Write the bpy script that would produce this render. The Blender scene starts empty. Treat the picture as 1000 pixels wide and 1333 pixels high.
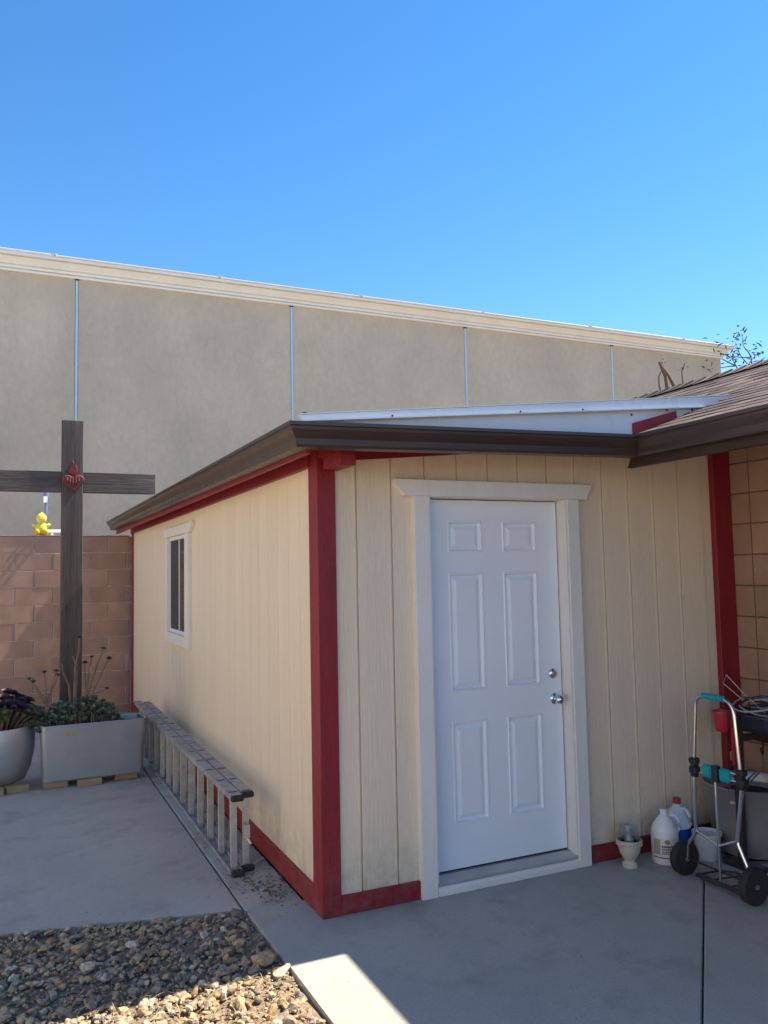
import bpy, bmesh, math, random
import numpy as np
from mathutils import Vector, Matrix
R = math.radians
random.seed(7); rng = np.random.default_rng(7)
S = bpy.context.scene
COL = S.collection

# ---------------------------------------------------------------- camera
cam = bpy.data.objects.new('camera', bpy.data.cameras.new('camera')); COL.objects.link(cam)
yaw, pit, rol = R(24.695), R(4.208), R(-1.134)
fw = Vector((math.sin(yaw)*math.cos(pit), math.cos(yaw)*math.cos(pit), math.sin(pit)))
rt = Vector((math.cos(yaw), -math.sin(yaw), 0)); up = rt.cross(fw)
r2 = rt*math.cos(rol)+up*math.sin(rol); u2 = -rt*math.sin(rol)+up*math.cos(rol)
cam.matrix_world = Matrix(((r2.x, u2.x, -fw.x, -1.428), (r2.y, u2.y, -fw.y, -3.926), (r2.z, u2.z, -fw.z, 1.711), (0, 0, 0, 1)))
cam.data.sensor_fit = 'HORIZONTAL'; cam.data.sensor_width = 36; cam.data.lens = 36*1.0605
cam.data.clip_start = .05; cam.data.clip_end = 2000
S.camera = cam

# ---------------------------------------------------------------- sky, sun, exposure
SUN_AZ, SUN_EL = R(92.5), R(54.4)          # azimuth from +Y towards +X
w = bpy.data.worlds.new('World'); S.world = w; w.use_nodes = True
nt = w.node_tree; nt.nodes.clear()
sk = nt.nodes.new('ShaderNodeTexSky'); sk.sky_type = 'NISHITA'; sk.sun_disc = False
sk.sun_elevation = SUN_EL; sk.sun_rotation = SUN_AZ; sk.altitude = 200; sk.air_density = 1.0; sk.dust_density = .0; sk.ozone_density = 2.6
bg = nt.nodes.new('ShaderNodeBackground'); bg.inputs[1].default_value = .1
ow = nt.nodes.new('ShaderNodeOutputWorld')
hs = nt.nodes.new('ShaderNodeHueSaturation'); hs.inputs['Saturation'].default_value = 1.27; nt.links.new(sk.outputs[0], hs.inputs['Color']); nt.links.new(hs.outputs[0], bg.inputs[0]); nt.links.new(bg.outputs[0], ow.inputs[0])
sun = bpy.data.objects.new('sun', bpy.data.lights.new('sun', 'SUN')); COL.objects.link(sun)
sun.data.energy = 4.8; sun.data.angle = R(.53); sun.data.color = (1, .90, .74)
sd = Vector((math.sin(SUN_AZ)*math.cos(SUN_EL), math.cos(SUN_AZ)*math.cos(SUN_EL), math.sin(SUN_EL)))
sun.rotation_euler = sd.to_track_quat('Z', 'Y').to_euler(); sun.location = (30, 0, 40)
S.view_settings.view_transform = 'Standard'; S.view_settings.look = 'None'
S.view_settings.gamma = 1; S.view_settings.exposure = 1.27; S.view_settings.use_curve_mapping = False

# ---------------------------------------------------------------- materials
MATS = {}
def M(name, col, rough=.6, metal=0., var=.12, vs=4., bump=0., bs=60., st=(1, 1, 1), rnd=0., isl=0., spec=.5, fine=.0, fs=90., stain=0., stcol=None, sts=1.2, trans=0., coat=0., splash=0.):
    if name in MATS: return MATS[name]
    m = bpy.data.materials.new(name); m.use_nodes = True; MATS[name] = m
    n = m.node_tree.nodes; L = m.node_tree.links
    b = n['Principled BSDF']
    b.inputs['Roughness'].default_value = rough; b.inputs['Metallic'].default_value = metal
    b.inputs['Specular IOR Level'].default_value = spec
    if trans: b.inputs['Transmission Weight'].default_value = trans
    if coat: b.inputs['Coat Weight'].default_value = coat; b.inputs['Coat Roughness'].default_value = .15
    g = n.new('ShaderNodeNewGeometry'); mp = n.new('ShaderNodeMapping'); mp.inputs['Scale'].default_value = st
    L.new(g.outputs['Position'], mp.inputs['Vector'])
    def noise(sc, det=4, ro=.6):
        t = n.new('ShaderNodeTexNoise'); t.inputs['Scale'].default_value = sc; t.inputs['Detail'].default_value = det; t.inputs['Roughness'].default_value = ro
        L.new(mp.outputs[0], t.inputs['Vector']); return t.outputs[0]
    def rng_(src, a, c, lo=.3, hi=.7):
        r = n.new('ShaderNodeMapRange'); L.new(src, r.inputs[0])
        r.inputs[1].default_value = lo; r.inputs[2].default_value = hi; r.inputs[3].default_value = a; r.inputs[4].default_value = c; return r.outputs[0]
    def mul(a, c):
        k = n.new('ShaderNodeMath'); k.operation = 'MULTIPLY'; L.new(a, k.inputs[0]); L.new(c, k.inputs[1]); return k.outputs[0]
    v = rng_(noise(vs), 1-var, 1+var)
    if fine: v = mul(v, rng_(noise(fs, 3, .7), 1-fine, 1+fine))
    if rnd:
        oi = n.new('ShaderNodeObjectInfo'); v = mul(v, rng_(oi.outputs['Random'], 1-rnd, 1+rnd, 0, 1))
    if isl: v = mul(v, rng_(g.outputs['Random Per Island'], 1-isl, 1+isl, 0, 1))
    h = n.new('ShaderNodeVectorMath'); h.operation = 'SCALE'; h.inputs[0].default_value = col[:3]
    L.new(v, h.inputs['Scale']); out = h.outputs[0]
    if stain:
        t = n.new('ShaderNodeTexNoise'); t.inputs['Scale'].default_value = sts; t.inputs['Detail'].default_value = 6; t.inputs['Roughness'].default_value = .65
        L.new(g.outputs['Position'], t.inputs['Vector'])
        mx = n.new('ShaderNodeMix'); mx.data_type = 'RGBA'
        L.new(rng_(t.outputs[0], 0, stain, .5, .68), mx.inputs[0]); L.new(out, mx.inputs[6]); mx.inputs[7].default_value = (*stcol, 1); out = mx.outputs[2]
    if splash:      # dust and mud splashed up from the ground
        sx = n.new('ShaderNodeSeparateXYZ'); L.new(g.outputs['Position'], sx.inputs[0])
        t = n.new('ShaderNodeTexNoise'); t.inputs['Scale'].default_value = 14; t.inputs['Detail'].default_value = 7; t.inputs['Roughness'].default_value = .75; L.new(g.outputs['Position'], t.inputs['Vector'])
        k = mul(rng_(sx.outputs[2], splash, 0, .03, .42), rng_(t.outputs[0], 0, 1, .42, .62))
        mx = n.new('ShaderNodeMix'); mx.data_type = 'RGBA'; L.new(k, mx.inputs[0]); L.new(out, mx.inputs[6]); mx.inputs[7].default_value = (.30, .235, .17, 1); out = mx.outputs[2]
    L.new(out, b.inputs['Base Color'])
    if bump:
        bp = n.new('ShaderNodeBump'); bp.inputs['Strength'].default_value = bump; bp.inputs['Distance'].default_value = .01
        L.new(noise(bs, 5, .65), bp.inputs['Height']); L.new(bp.outputs[0], b.inputs['Normal'])
    rr = rng_(noise(vs*3+2, 3), max(.02, rough-.06), min(1, rough+.06)); L.new(rr, b.inputs['Roughness'])
    return m
cream = M('cream_siding', (.76, .64, .495), .68, var=.03, vs=9, bump=.36, bs=80, splash=.5, st=(1, 1, .08), rnd=.02, fine=.055, fs=150)
red = M('red_paint', (.23, .009, .018), .5, var=.14, vs=9, bump=.25, bs=70, st=(1, 1, .3), fine=.10, fs=40, splash=.2, stain=.15, stcol=(.20, .05, .05), sts=7)
white = M('white_trim_paint', (.76, .74, .70), .5, var=.05, vs=5, bump=.18, bs=60, st=(1, 1, .25), fine=.03)
doorw = M('white_door_paint', (.80, .84, .90), .38, var=.03, vs=2, bump=.05, bs=120)
gut = M('brown_gutter_metal', (.048, .029, .022), .38, var=.12, vs=3, bump=.02, bs=9, spec=.6, fine=.05, fs=20)
fasc = M('brown_fascia_paint', (.042, .024, .020), .6, var=.15, vs=6, bump=.15, bs=50)
wmetal = M('white_roof_metal', (.60, .65, .72), .3, var=.04, vs=2, bump=.03, bs=6)
stucco = M('tan_stucco', (.58, .48, .355), .9, var=.10, vs=.8, bump=.6, bs=30, st=(1, 1, .6), rnd=.015, fine=.07, fs=9, stain=.22, stcol=(.42, .36, .29), sts=.55)
cornm = M('cornice_plaster', (.86, .84, .78), .8, var=.04, vs=2, bump=.2, bs=25, fine=.03, fs=12)
capm = M('coping_metal', (.74, .72, .68), .45, var=.06, vs=3)
strip = M('joint_metal', (.50, .66, .80), .3, var=.08, vs=1)
block = M('pink_concrete_block', (.38, .23, .17), .92, var=.16, vs=3.5, bump=.6, bs=130, rnd=.10, fine=.14, fs=240)
hblock = M('orange_concrete_block', (.37, .225, .16), .9, var=.14, vs=4, bump=.5, bs=130, rnd=.09, fine=.12, fs=220)
mortar = M('pale_mortar', (.62, .53, .46), .95, var=.3, vs=9, bump=.6, bs=160)
dmortar = M('dark_mortar', (.17, .125, .10), .95, var=.2, vs=9, bump=.4, bs=160)
conc = M('concrete', (.41, .395, .345), .82, var=.10, vs=1.6, bump=.45, bs=190, fine=.14, fs=85, stain=.6, stcol=(.27, .245, .215), sts=3.1)
conc2 = M('concrete_walk', (.40, .38, .335), .85, var=.12, vs=2.4, bump=.3, bs=150, fine=.07, fs=70, stain=.6, stcol=(.19, .16, .14), sts=3.6)
dirt = M('dirt', (.24, .175, .115), .95, var=.3, vs=7, bump=.9, bs=70, fine=.25, fs=60)
wood = M('weathered_wood', (.085, .068, .060), .85, var=.32, vs=11, bump=.9, bs=55, st=(1, 1, .07), fine=.3, fs=70)
woodh = M('weathered_wood_bar', (.085, .070, .062), .85, var=.32, vs=11, bump=.9, bs=55, st=(.07, 1, 1), fine=.3, fs=70)
heartm = M('red_carved_wood', (.16, .02, .022), .7, var=.25, vs=30, bump=.4, bs=60, st=(1, 1, .2))
silver = M('silver_planter', (.50, .51, .53), .42, .75, var=.06, vs=3, bump=.03, bs=25)
steel = M('brushed_steel', (.46, .45, .44), .38, .8, var=.06, vs=3)
chrome = M('chrome', (.75, .75, .76), .12, 1., var=.03)
alu = M('weathered_aluminium', (.54, .51, .46), .55, .55, var=.16, vs=12, bump=.12, bs=60, fine=.12, fs=60)
alud = M('dirty_aluminium_rail', (.34, .35, .38), .55, .5, var=.3, vs=9, bump=.12, bs=60, fine=.2, fs=60)
black = M('black_plastic', (.02, .02, .022), .5, var=.2)
rubber = M('black_rubber', (.022, .022, .024), .75, var=.2, bump=.2, bs=60)
teal = M('teal_foam', (.0, .30, .36), .75, var=.1, bump=.3, bs=200)
navy = M('navy_plastic', (.03, .04, .065), .5, var=.15)
redp = M('red_plastic', (.42, .02, .03), .4, var=.08)
bluel = M('blue_liquid', (.01, .10, .42), .3, var=.05)
jugw = M('white_plastic', (.72, .74, .78), .38, var=.04)
jugt = M('translucent_plastic', (.62, .70, .78), .3, var=.05)
labm = M('label_paper', (.70, .68, .62), .6, var=.04)
labt = M('tan_label', (.42, .38, .24), .6, var=.1)
ink = M('label_ink', (.09, .09, .10), .6)
gold = M('label_gold', (.30, .22, .10), .5, var=.2, vs=40)
urnm = M('cream_ceramic', (.52, .48, .40), .6, var=.10, vs=15, bump=.1)
potm = M('grey_plastic_pot', (.50, .51, .52), .55, var=.06)
soil = M('potting_soil', (.04, .03, .024), .95, var=.3, vs=30, bump=.8, bs=80)
pallet = M('raw_timber', (.36, .25, .15), .8, var=.2, vs=10, st=(.2, 1, 1), fine=.15)
screen = M('insect_screen', (.035, .038, .042), .6, var=.1)
vinyl = M('white_vinyl', (.78, .78, .78), .35, var=.02)
yel = M('yellow_plush', (.78, .68, .10), .95, var=.10, vs=30, bump=.6, bs=120)
orang = M('orange_plush', (.75, .40, .02), .95, var=.10, vs=30, bump=.6, bs=120)
bpole = M('blue_grey_pole', (.16, .25, .42), .4, var=.2, vs=8)
greenl = M('succulent_green', (.10, .14, .085), .6, var=.3, vs=9, isl=.35)
purpl = M('purple_rosette', (.055, .018, .030), .5, var=.3, vs=9, isl=.35)
olive = M('olive_rosette', (.13, .11, .035), .55, var=.35, vs=9, isl=.35)
stemm = M('dry_stem', (.20, .13, .10), .8, var=.25, vs=15, bump=.4, bs=60)
bark = M('tree_bark', (.15, .10, .075), .9, var=.25, vs=8, bump=.6, bs=30)
treeleaf = M('tree_leaf', (.07, .09, .05), .6, var=.3, vs=3, isl=.35)
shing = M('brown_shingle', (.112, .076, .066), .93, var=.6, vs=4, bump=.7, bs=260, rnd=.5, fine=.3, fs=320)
shings = M('brown_shingle_far', (.135, .09, .078), .93, var=.25, vs=5, bump=.7, bs=260, isl=.4, fine=.3, fs=320)
cablew = M('grey_cable', (.42, .44, .47), .5, var=.1)
cabled = M('dark_cable', (.03, .032, .04), .5, var=.1)
card = M('cardboard', (.42, .36, .22), .8, var=.1)
dwood = M('dark_timber', (.05, .028, .02), .75, var=.25, vs=12, bump=.3)
straw = M('dry_straw', (.40, .31, .17), .9, var=.2, isl=.4)
debris = M('leaf_debris', (.10, .075, .045), .95, var=.3, isl=.5)
plast = M('painted_metal_threshold', (.50, .50, .48), .4, .4, var=.1, vs=8)
stonew = M('shed_floor', (.3, .3, .3), .9)

def stone_mat():
    m = bpy.data.materials.new('stones'); m.use_nodes = True; n = m.node_tree.nodes; L = m.node_tree.links; b = n['Principled BSDF']
    b.inputs['Roughness'].default_value = .88
    g = n.new('ShaderNodeNewGeometry'); oi = n.new('ShaderNodeObjectInfo')
    a = n.new('ShaderNodeMath'); a.operation = 'ADD'; L.new(g.outputs['Random Per Island'], a.inputs[0]); L.new(oi.outputs['Random'], a.inputs[1])
    f = n.new('ShaderNodeMath'); f.operation = 'FRACT'; L.new(a.outputs[0], f.inputs[0])
    cr = n.new('ShaderNodeValToRGB'); cr.color_ramp.interpolation = 'CONSTANT'
    cols = [(.31, .23, .15), (.40, .29, .17), (.42, .28, .14), (.27, .22, .17), (.34, .26, .18), (.50, .43, .32), (.30, .19, .11), (.17, .14, .11), (.38, .29, .19), (.35, .25, .14), (.25, .215, .17), (.44, .30, .16)]
    e = cr.color_ramp.elements; e[0].color = (*cols[0], 1); e[1].position = 1/12; e[1].color = (*cols[1], 1)
    for i in range(2, 12): k = e.new(i/12); k.color = (*cols[i], 1)
    L.new(f.outputs[0], cr.inputs[0])
    t = n.new('ShaderNodeTexNoise'); t.inputs['Scale'].default_value = 70; t.inputs['Detail'].default_value = 5; L.new(g.outputs['Position'], t.inputs['Vector'])
    mr = n.new('ShaderNodeMapRange'); L.new(t.outputs[0], mr.inputs[0]); mr.inputs[1].default_value = .3; mr.inputs[2].default_value = .7; mr.inputs[3].default_value = .6; mr.inputs[4].default_value = 1.4
    s = n.new('ShaderNodeVectorMath'); s.operation = 'SCALE'; L.new(cr.outputs[0], s.inputs[0]); L.new(mr.outputs[0], s.inputs['Scale']); L.new(s.outputs[0], b.inputs['Base Color'])
    bp = n.new('ShaderNodeBump'); bp.inputs['Strength'].default_value = .6; bp.inputs['Distance'].default_value = .006; L.new(t.outputs[0], bp.inputs['Height']); L.new(bp.outputs[0], b.inputs['Normal'])
    return m
stonem = stone_mat()

def pane_mat(name, col, rough):
    m = bpy.data.materials.new(name); m.use_nodes = True; b = m.node_tree.nodes['Principled BSDF']
    b.inputs['Base Color'].default_value = (*col, 1); b.inputs['Roughness'].default_value = rough; b.inputs['Specular IOR Level'].default_value = .8
    return m
glassd = pane_mat('dark_window_glass', (.03, .032, .032), .04)
gl = bpy.data.materials.new('clear_glass'); gl.use_nodes = True
b_ = gl.node_tree.nodes['Principled BSDF']; b_.inputs['Transmission Weight'].default_value = 1; b_.inputs['Roughness'].default_value = .03; b_.inputs['IOR'].default_value = 1.3; b_.inputs['Base Color'].default_value = (.9, .95, .95, 1)

# ---------------------------------------------------------------- mesh helpers
def B(): return bmesh.new()
def poly(bm, pts):
    return bm.faces.new([bm.verts.new(p) for p in pts])
def box(bm, x0, x1, y0, y1, z0, z1, bev=0.):
    v = [bm.verts.new((x, y, z)) for x in (x0, x1) for y in (y0, y1) for z in (z0, z1)]
    fs = [bm.faces.new([v[i] for i in q]) for q in ((0, 1, 3, 2), (4, 6, 7, 5), (0, 4, 5, 1), (2, 3, 7, 6), (0, 2, 6, 4), (1, 5, 7, 3))]
    if bev:
        es = list({e for f in fs for e in f.edges}); bmesh.ops.bevel(bm, geom=es, offset=bev, segments=1, affect='EDGES')
    return bm
def prism(bm, pts, axis, a, c, bev=0.):
    """2D outline extruded along an axis (0,1,2) from a to c"""
    def P(p, t):
        if axis == 0: return (t, p[0], p[1])
        if axis == 1: return (p[0], t, p[1])
        return (p[0], p[1], t)
    A = [bm.verts.new(P(p, a)) for p in pts]; C = [bm.verts.new(P(p, c)) for p in pts]
    n = len(pts); fs = [bm.faces.new(A), bm.faces.new(C[::-1])]
    for i in range(n): fs.append(bm.faces.new((A[i], C[i], C[(i+1) % n], A[(i+1) % n])))
    if bev:
        es = list({e for f in fs for e in f.edges}); bmesh.ops.bevel(bm, geom=es, offset=bev, segments=1, affect='EDGES')
    return bm
def tube(bm, pts, r, n=8, cap=True):
    pts = [Vector(p) for p in pts]; rings = []
    rr = r if isinstance(r, (list, tuple)) else [r]*len(pts)
    ref = Vector((0, 0, 1)); 
    if abs((pts[-1]-pts[0]).normalized().z) > .9: ref = Vector((1, 0, 0))
    for i, p in enumerate(pts):
        d = (pts[min(i+1, len(pts)-1)]-pts[max(i-1, 0)]).normalized()
        s = d.cross(ref)
        if s.length < 1e-3: s = d.cross(Vector((0, 1, .1)))
        s.normalize(); t = d.cross(s)
        rings.append([bm.verts.new(p+(s*math.cos(a)+t*math.sin(a))*rr[i]) for a in [2*math.pi*k/n for k in range(n)]])
    for a, c in zip(rings, rings[1:]):
        for k in range(n): bm.faces.new((a[k], a[(k+1) % n], c[(k+1) % n], c[k]))
    if cap: bm.faces.new(rings[0][::-1]); bm.faces.new(rings[-1])
    return bm
def lathe(bm, prof, c, n=32, axis='Z', close=False):
    rings = []
    for r, z in prof:
        ring = []
        for k in range(n):
            a = 2*math.pi*k/n; u, v_ = max(r, 1e-4)*math.cos(a), max(r, 1e-4)*math.sin(a)
            p = (c[0]+u, c[1]+v_, c[2]+z) if axis == 'Z' else (c[0]+u, c[1]+z, c[2]+v_)
            ring.append(bm.verts.new(p))
        rings.append(ring)
    for a, b in zip(rings, rings[1:]):
        for k in range(n): bm.faces.new((a[k], a[(k+1) % n], b[(k+1) % n], b[k]))
    if prof[0][0] > 1e-3: bm.faces.new(rings[0][::-1])
    if prof[-1][0] > 1e-3: bm.faces.new(rings[-1])
    return bm
def ball(bm, c, r, sub=2, sc=(1, 1, 1), rot=None):
    q = bmesh.ops.create_icosphere(bm, subdivisions=sub, radius=r)
    m = Matrix.Diagonal((*sc, 1)); 
    if rot is not None: m = rot.to_4x4() @ m
    bmesh.ops.transform(bm, matrix=Matrix.Translation(c) @ m, verts=q['verts']); return bm
def wpos(o):
    p = Vector((0, 0, 0))
    while o is not None: p += Vector(o.location); o = o.parent
    return p
def link(name, me, mat, parent=None, kind=None, smooth=False):
    o = bpy.data.objects.new(name, me); COL.objects.link(o)
    if mat is not None and not me.materials: me.materials.append(mat)
    if parent is not None: o.parent = parent
    if kind: o['kind'] = kind
    return o
def obj(name, bm, mat, parent=None, kind=None, smooth=False, org=None, weld=False):
    """bm is in world coordinates; origin goes to org, or to the middle of its base"""
    bmesh.ops.recalc_face_normals(bm, faces=bm.faces)
    if org is None:
        xs = [v.co for v in bm.verts]
        org = Vector(((min(v.x for v in xs)+max(v.x for v in xs))/2, (min(v.y for v in xs)+max(v.y for v in xs))/2, min(v.z for v in xs)))
    org = Vector(org)
    bmesh.ops.translate(bm, verts=bm.verts, vec=-org)
    me = bpy.data.meshes.new(name); bm.to_mesh(me); bm.free()
    if smooth:
        for p in me.polygons: p.use_smooth = True
        try: me.set_sharp_from_angle(angle=R(40))
        except Exception: pass
    o = link(name, me, mat, parent, kind)
    o.location = org-wpos(parent)
    return o
def thing(name, loc, label, cat, group=None):
    o = bpy.data.objects.new(name, None); COL.objects.link(o); o.location = loc; o.empty_display_size = .1
    return tag(o, label, cat, group)
def tag(o, label, cat, group=None):
    o['label'] = label; o['category'] = cat
    if group: o['group'] = group
    return o
def struct(name, bm, mat): return obj(name, bm, mat, kind='structure')

# ================================================================ SETTING: ground
bm = B(); poly(bm, [(-500, -500, -.12), (500, -500, -.12), (500, 500, -.12), (-500, 500, -.12)]); struct('ground', bm, dirt)
def slab(name, pts, mat=conc, t=.12, z=0.):
    return struct(name, prism(B(), pts, 2, z-t, z, bev=.006), mat)
slab('patio', [(-9, 2.34), (-.322, .321), (-.322, 7.04), (-9, 7.04)])
slab('concrete_walk', [(-.312, .293), (-.004, .287), (-.004, 7.04), (-.312, 7.04)], conc2)
slab('patio', [(-.308, .285), (-.285, -.9), (-.272, -2.68), (2.045, -.464), (2.045, .281), (-.0, .281)], conc)
slab('patio', [(-.27, -2.687), (2.049, -.470), (2.89, -.470), (2.89, -8), (-.27, -8)], conc)
slab('patio', [(2.050, .281), (2.89, .281), (2.89, -.466), (2.050, -.466)], conc)
# dirt lifts towards the walk and patio edge
bm = B()
NX, NY = 60, 60
vv = [[bm.verts.new((-5+4.71*i/NX, -5+7.3*j/NY, -.022+.008*math.sin(i*1.3)*math.cos(j*1.1)+random.uniform(-.006, .006))) for j in range(NY+1)] for i in range(NX+1)]
for i in range(NX):
    for j in range(NY): bm.faces.new((vv[i][j], vv[i+1][j], vv[i+1][j+1], vv[i][j+1]))
gravel_bed = obj('gravel_bed', bm, dirt, kind='structure', smooth=True, org=(0, 0, 0))

def edge_y(x): return .583-.233*(x+1.45)        # front edge of the left patio
def edge_x(y): return -.30 if y < 0 else -.315
# stones
def ico(sub):
    b = bmesh.new(); bmesh.ops.create_icosphere(b, subdivisions=sub, radius=1); b.verts.ensure_lookup_table()
    v = np.array([x.co[:] for x in b.verts]); f = np.array([[q.index for q in fc.verts] for fc in b.faces]); b.free(); return v, f
IV1, IF1 = ico(1); IV2, IF2 = ico(2)
def rough_stone(v, k=.28):
    # chop by random planes to get angular facets
    v = v.copy()
    for _ in range(10):
        n = rng.normal(size=3); n /= np.linalg.norm(n); d = rng.uniform(.38, .75)
        s = v@n; m = s > d; v[m] -= np.outer(s[m]-d, n)
    v *= 1+rng.uniform(-.07, .07, size=(len(v), 1))
    v *= np.array([1, rng.uniform(.6, .95), rng.uniform(.4, .7)])
    return v
def rotm():
    a = rng.uniform(0, 2*np.pi); t = rng.normal(0, .28); u = rng.normal(0, .28)
    A = np.array([[np.cos(a), -np.sin(a), 0], [np.sin(a), np.cos(a), 0], [0, 0, 1]])
    Bm = np.array([[1, 0, 0], [0, np.cos(t), -np.sin(t)], [0, np.sin(t), np.cos(t)]])
    C = np.array([[np.cos(u), 0, np.sin(u)], [0, 1, 0], [-np.sin(u), 0, np.cos(u)]])
    return A@Bm@C
# big stones: parts of the gravel bed
protos = []
for i in range(14):
    v = rough_stone(IV2); me = bpy.data.meshes.new('stone'); me.from_pydata(v.tolist(), [], IF2.tolist()); me.materials.append(stonem); protos.append(me)
placed = []
cnt = 0; tries = 0
while cnt < 285 and tries < 30000:
    tries += 1
    x = rng.uniform(-1.75, -.31); y = rng.uniform(-1.25, .62)
    if y > edge_y(x)-.012 or x > edge_x(y)-.02: continue
    r = rng.choice([.022, .029, .037, .050], p=[.22, .34, .32, .12])*rng.uniform(.85, 1.15)
    if tries < 6: 
        x, y, r = [(-.38, -.27, .068), (-.33, -.40, .055), (-.36, .27, .050), (-.44, -.33, .045), (-1.03, -.22, .055)][tries-1]
    if any((x-a)**2+(y-b)**2 < ((r+c)*.70)**2 for a, b, c in placed): continue
    placed.append((x, y, r)); cnt += 1
    o = link('stone', protos[cnt % 14], None, gravel_bed); o.location = (x, y, -.018+r*.30)
    o.rotation_euler = (rng.normal(0, .25), rng.normal(0, .25), rng.uniform(0, 6.28)); o.scale = (r, r, r*rng.uniform(.8, 1.2))
V, F = [], []; off = 0
def scatter(n, xr, yr, rl, rh, z, iv, if_):
    global off
    for _ in range(n):
        x = rng.uniform(*xr); y = rng.uniform(*yr)
        if y > edge_y(x)-.012 or x > edge_x(y)-.012: continue
        r = rng.uniform(rl, rh)
        v = rough_stone(iv)*r@rotm().T+np.array([x, y, z+r*.35+rng.uniform(0, .01)])
        V.append(v); F.append(if_+off); off += len(v)
scatter(5600, (-1.8, -.3), (-1.3, .65), .005, .014, -.020, IV1, IF1)
scatter(1500, (-1.8, -.3), (-1.3, .65), .014, .030, -.022, IV2, IF2)
scatter(3500, (-4.6, -.3), (-4.6, 1.2), .012, .035, -.024, IV1, IF1)
me = bpy.data.meshes.new('pebbles'); me.from_pydata(np.vstack(V).tolist(), [], np.vstack(F).tolist()); me.materials.append(stonem)
o = link('pebbles', me, None, kind='stuff'); tag(o, 'small mixed tan and grey gravel filling the bed beside the patio', 'gravel')
bm = B()
for _ in range(900):
    x = random.uniform(-1.5, -.31); y = random.uniform(-1.25, edge_y(x)-.02)
    if y > -.35 and random.random() < .75: continue
    a = random.uniform(0, 6.28); l = random.uniform(.02, .09); z = random.uniform(-.015, .012)
    p = Vector((x, y, z)); d = Vector((math.cos(a), math.sin(a), random.uniform(-.05, .3)))*l
    if (p+d).x > -.31: continue
    s = Vector((-math.sin(a), math.cos(a), 0))*.0012
    poly(bm, [p-s, p+s, p+d*.5+s+Vector((0, 0, .004)), p+d, p+d*.5-s+Vector((0, 0, .004))])
o = obj('straw', bm, straw, kind='stuff'); tag(o, 'dry straw stalks strewn among the sunlit gravel', 'straw')
bm = B()
for cx, cy, n, s in ((-.14, .60, 170, .07), (-.10, .42, 170, .06), (-.2, .75, 60, .05), (-.25, 1.6, 60, .1), (-.5, 3.4, 60, .12), (-.2, 3.3, 160, .16), (-.05, 1.2, 90, .25)):
    for _ in range(n):
        x = min(random.gauss(cx, s), -.02); y = random.gauss(cy, s*1.4); a = random.uniform(0, 6.28); l = random.uniform(.003, .014)
        p = Vector((x, y, .002+random.uniform(0, .006))); d = Vector((math.cos(a), math.sin(a), random.uniform(0, .3)))*l; q = Vector((-math.sin(a), math.cos(a), .1))*l*random.uniform(.2, .6)
        poly(bm, [p, p+d+q, p+d*2, p+d-q])
for _ in range(260):
    x = random.uniform(-1.6, 2.0); y = random.uniform(-1.6, 3.3)
    if (x > -.02 and y > -.03) or (x < -.31 and y < edge_y(x)+.02) or (x > -.3 and y < -1.6+.9*(.9-x)): continue
    a = random.uniform(0, 6.28); l = random.uniform(.0015, .006); p = Vector((x, y, .001)); d = Vector((math.cos(a), math.sin(a), .1))*l; q = Vector((-math.sin(a), math.cos(a), .2))*l*.5
    poly(bm, [p, p+d+q, p+d*2, p+d-q])
o = obj('leaf_litter', bm, debris, kind='stuff'); tag(o, 'crumbled dry leaf litter on the concrete, thickest on the narrow walk by the ladder', 'leaf litter')

# ================================================================ FAR BUILDING
BY = 12.
bld = thing('building', (6, BY, 0), 'large tan stucco building with a cream cornice rising behind the garden wall', 'building')
js = [-8.75, -4.55, -.351, 3.856, 8.041, 12.296]
edges = [-12.9]+js+[16.04]
obj('wall', box(B(), -12.9, 16.02, BY+.05, BY+9, -.1, 7.5), stucco, bld)
for a, c in zip(edges, edges[1:]):
    obj('wall_panel', box(B(), a+(.028 if a > -12 else 0), c-(.028 if c < 16 else 0), BY, BY+.049, -.05, 7.30), stucco, bld)
for x in js:
    bm = B(); prism(bm, [(x-.026, BY+.048), (x-.020, BY-.012), (x+.020, BY-.012), (x+.026, BY+.048)], 2, 0, 7.275)
    obj('joint_strip', bm, strip, bld)
    obj('joint_cap', box(B(), x-.04, x+.04, BY-.02, BY+.04, 7.276, 7.305), fasc, bld)
prof = [(0, 7.30), (.05, 7.30), (.05, 7.338), (.022, 7.342), (.022, 7.352), (.075, 7.356), (.085, 7.39), (.06, 7.395), (.06, 7.405), (.105, 7.42), (.125, 7.45), (.18, 7.505), (.20, 7.52), (.175, 7.524), (.175, 7.534), (.245, 7.538), (.245, 7.585), (0, 7.585)]
bm = B()
A = [bm.verts.new((-13, BY-d, z)) for d, z in prof]; C = [bm.verts.new((16.04+d, BY-d, z)) for d, z in prof]; D = [bm.verts.new((16.04+d, BY+9, z)) for d, z in prof]
n = len(prof)
for P_, Q_ in ((A, C), (C, D)):
    for i in range(n): bm.faces.new((P_[i], P_[(i+1) % n], Q_[(i+1) % n], Q_[i]))
bm.faces.new(A); bm.faces.new(D[::-1])
obj('cornice', bm, cornm, bld)
xx = -12.95; k = 0
while xx < 16.3:
    x1 = min(xx+3.05, 16.32); dz = [.0, .012, .004, .016, .007][k % 5]
    obj('coping', box(B(), xx, x1-.01, BY-.275+dz*.6, BY+.3, 7.587, 7.612+dz, bev=.006), capm, bld)
    obj('coping_seam', box(B(), x1-.05, x1+.03, BY-.285, BY+.2, 7.613+dz, 7.634), capm, bld)
    xx = x1; k += 1
    if x1 >= 16.32: break
obj('roof', box(B(), -12.8, 16.0, BY+.31, BY+8.9, 7.51, 7.6), wmetal, bld)

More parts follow.
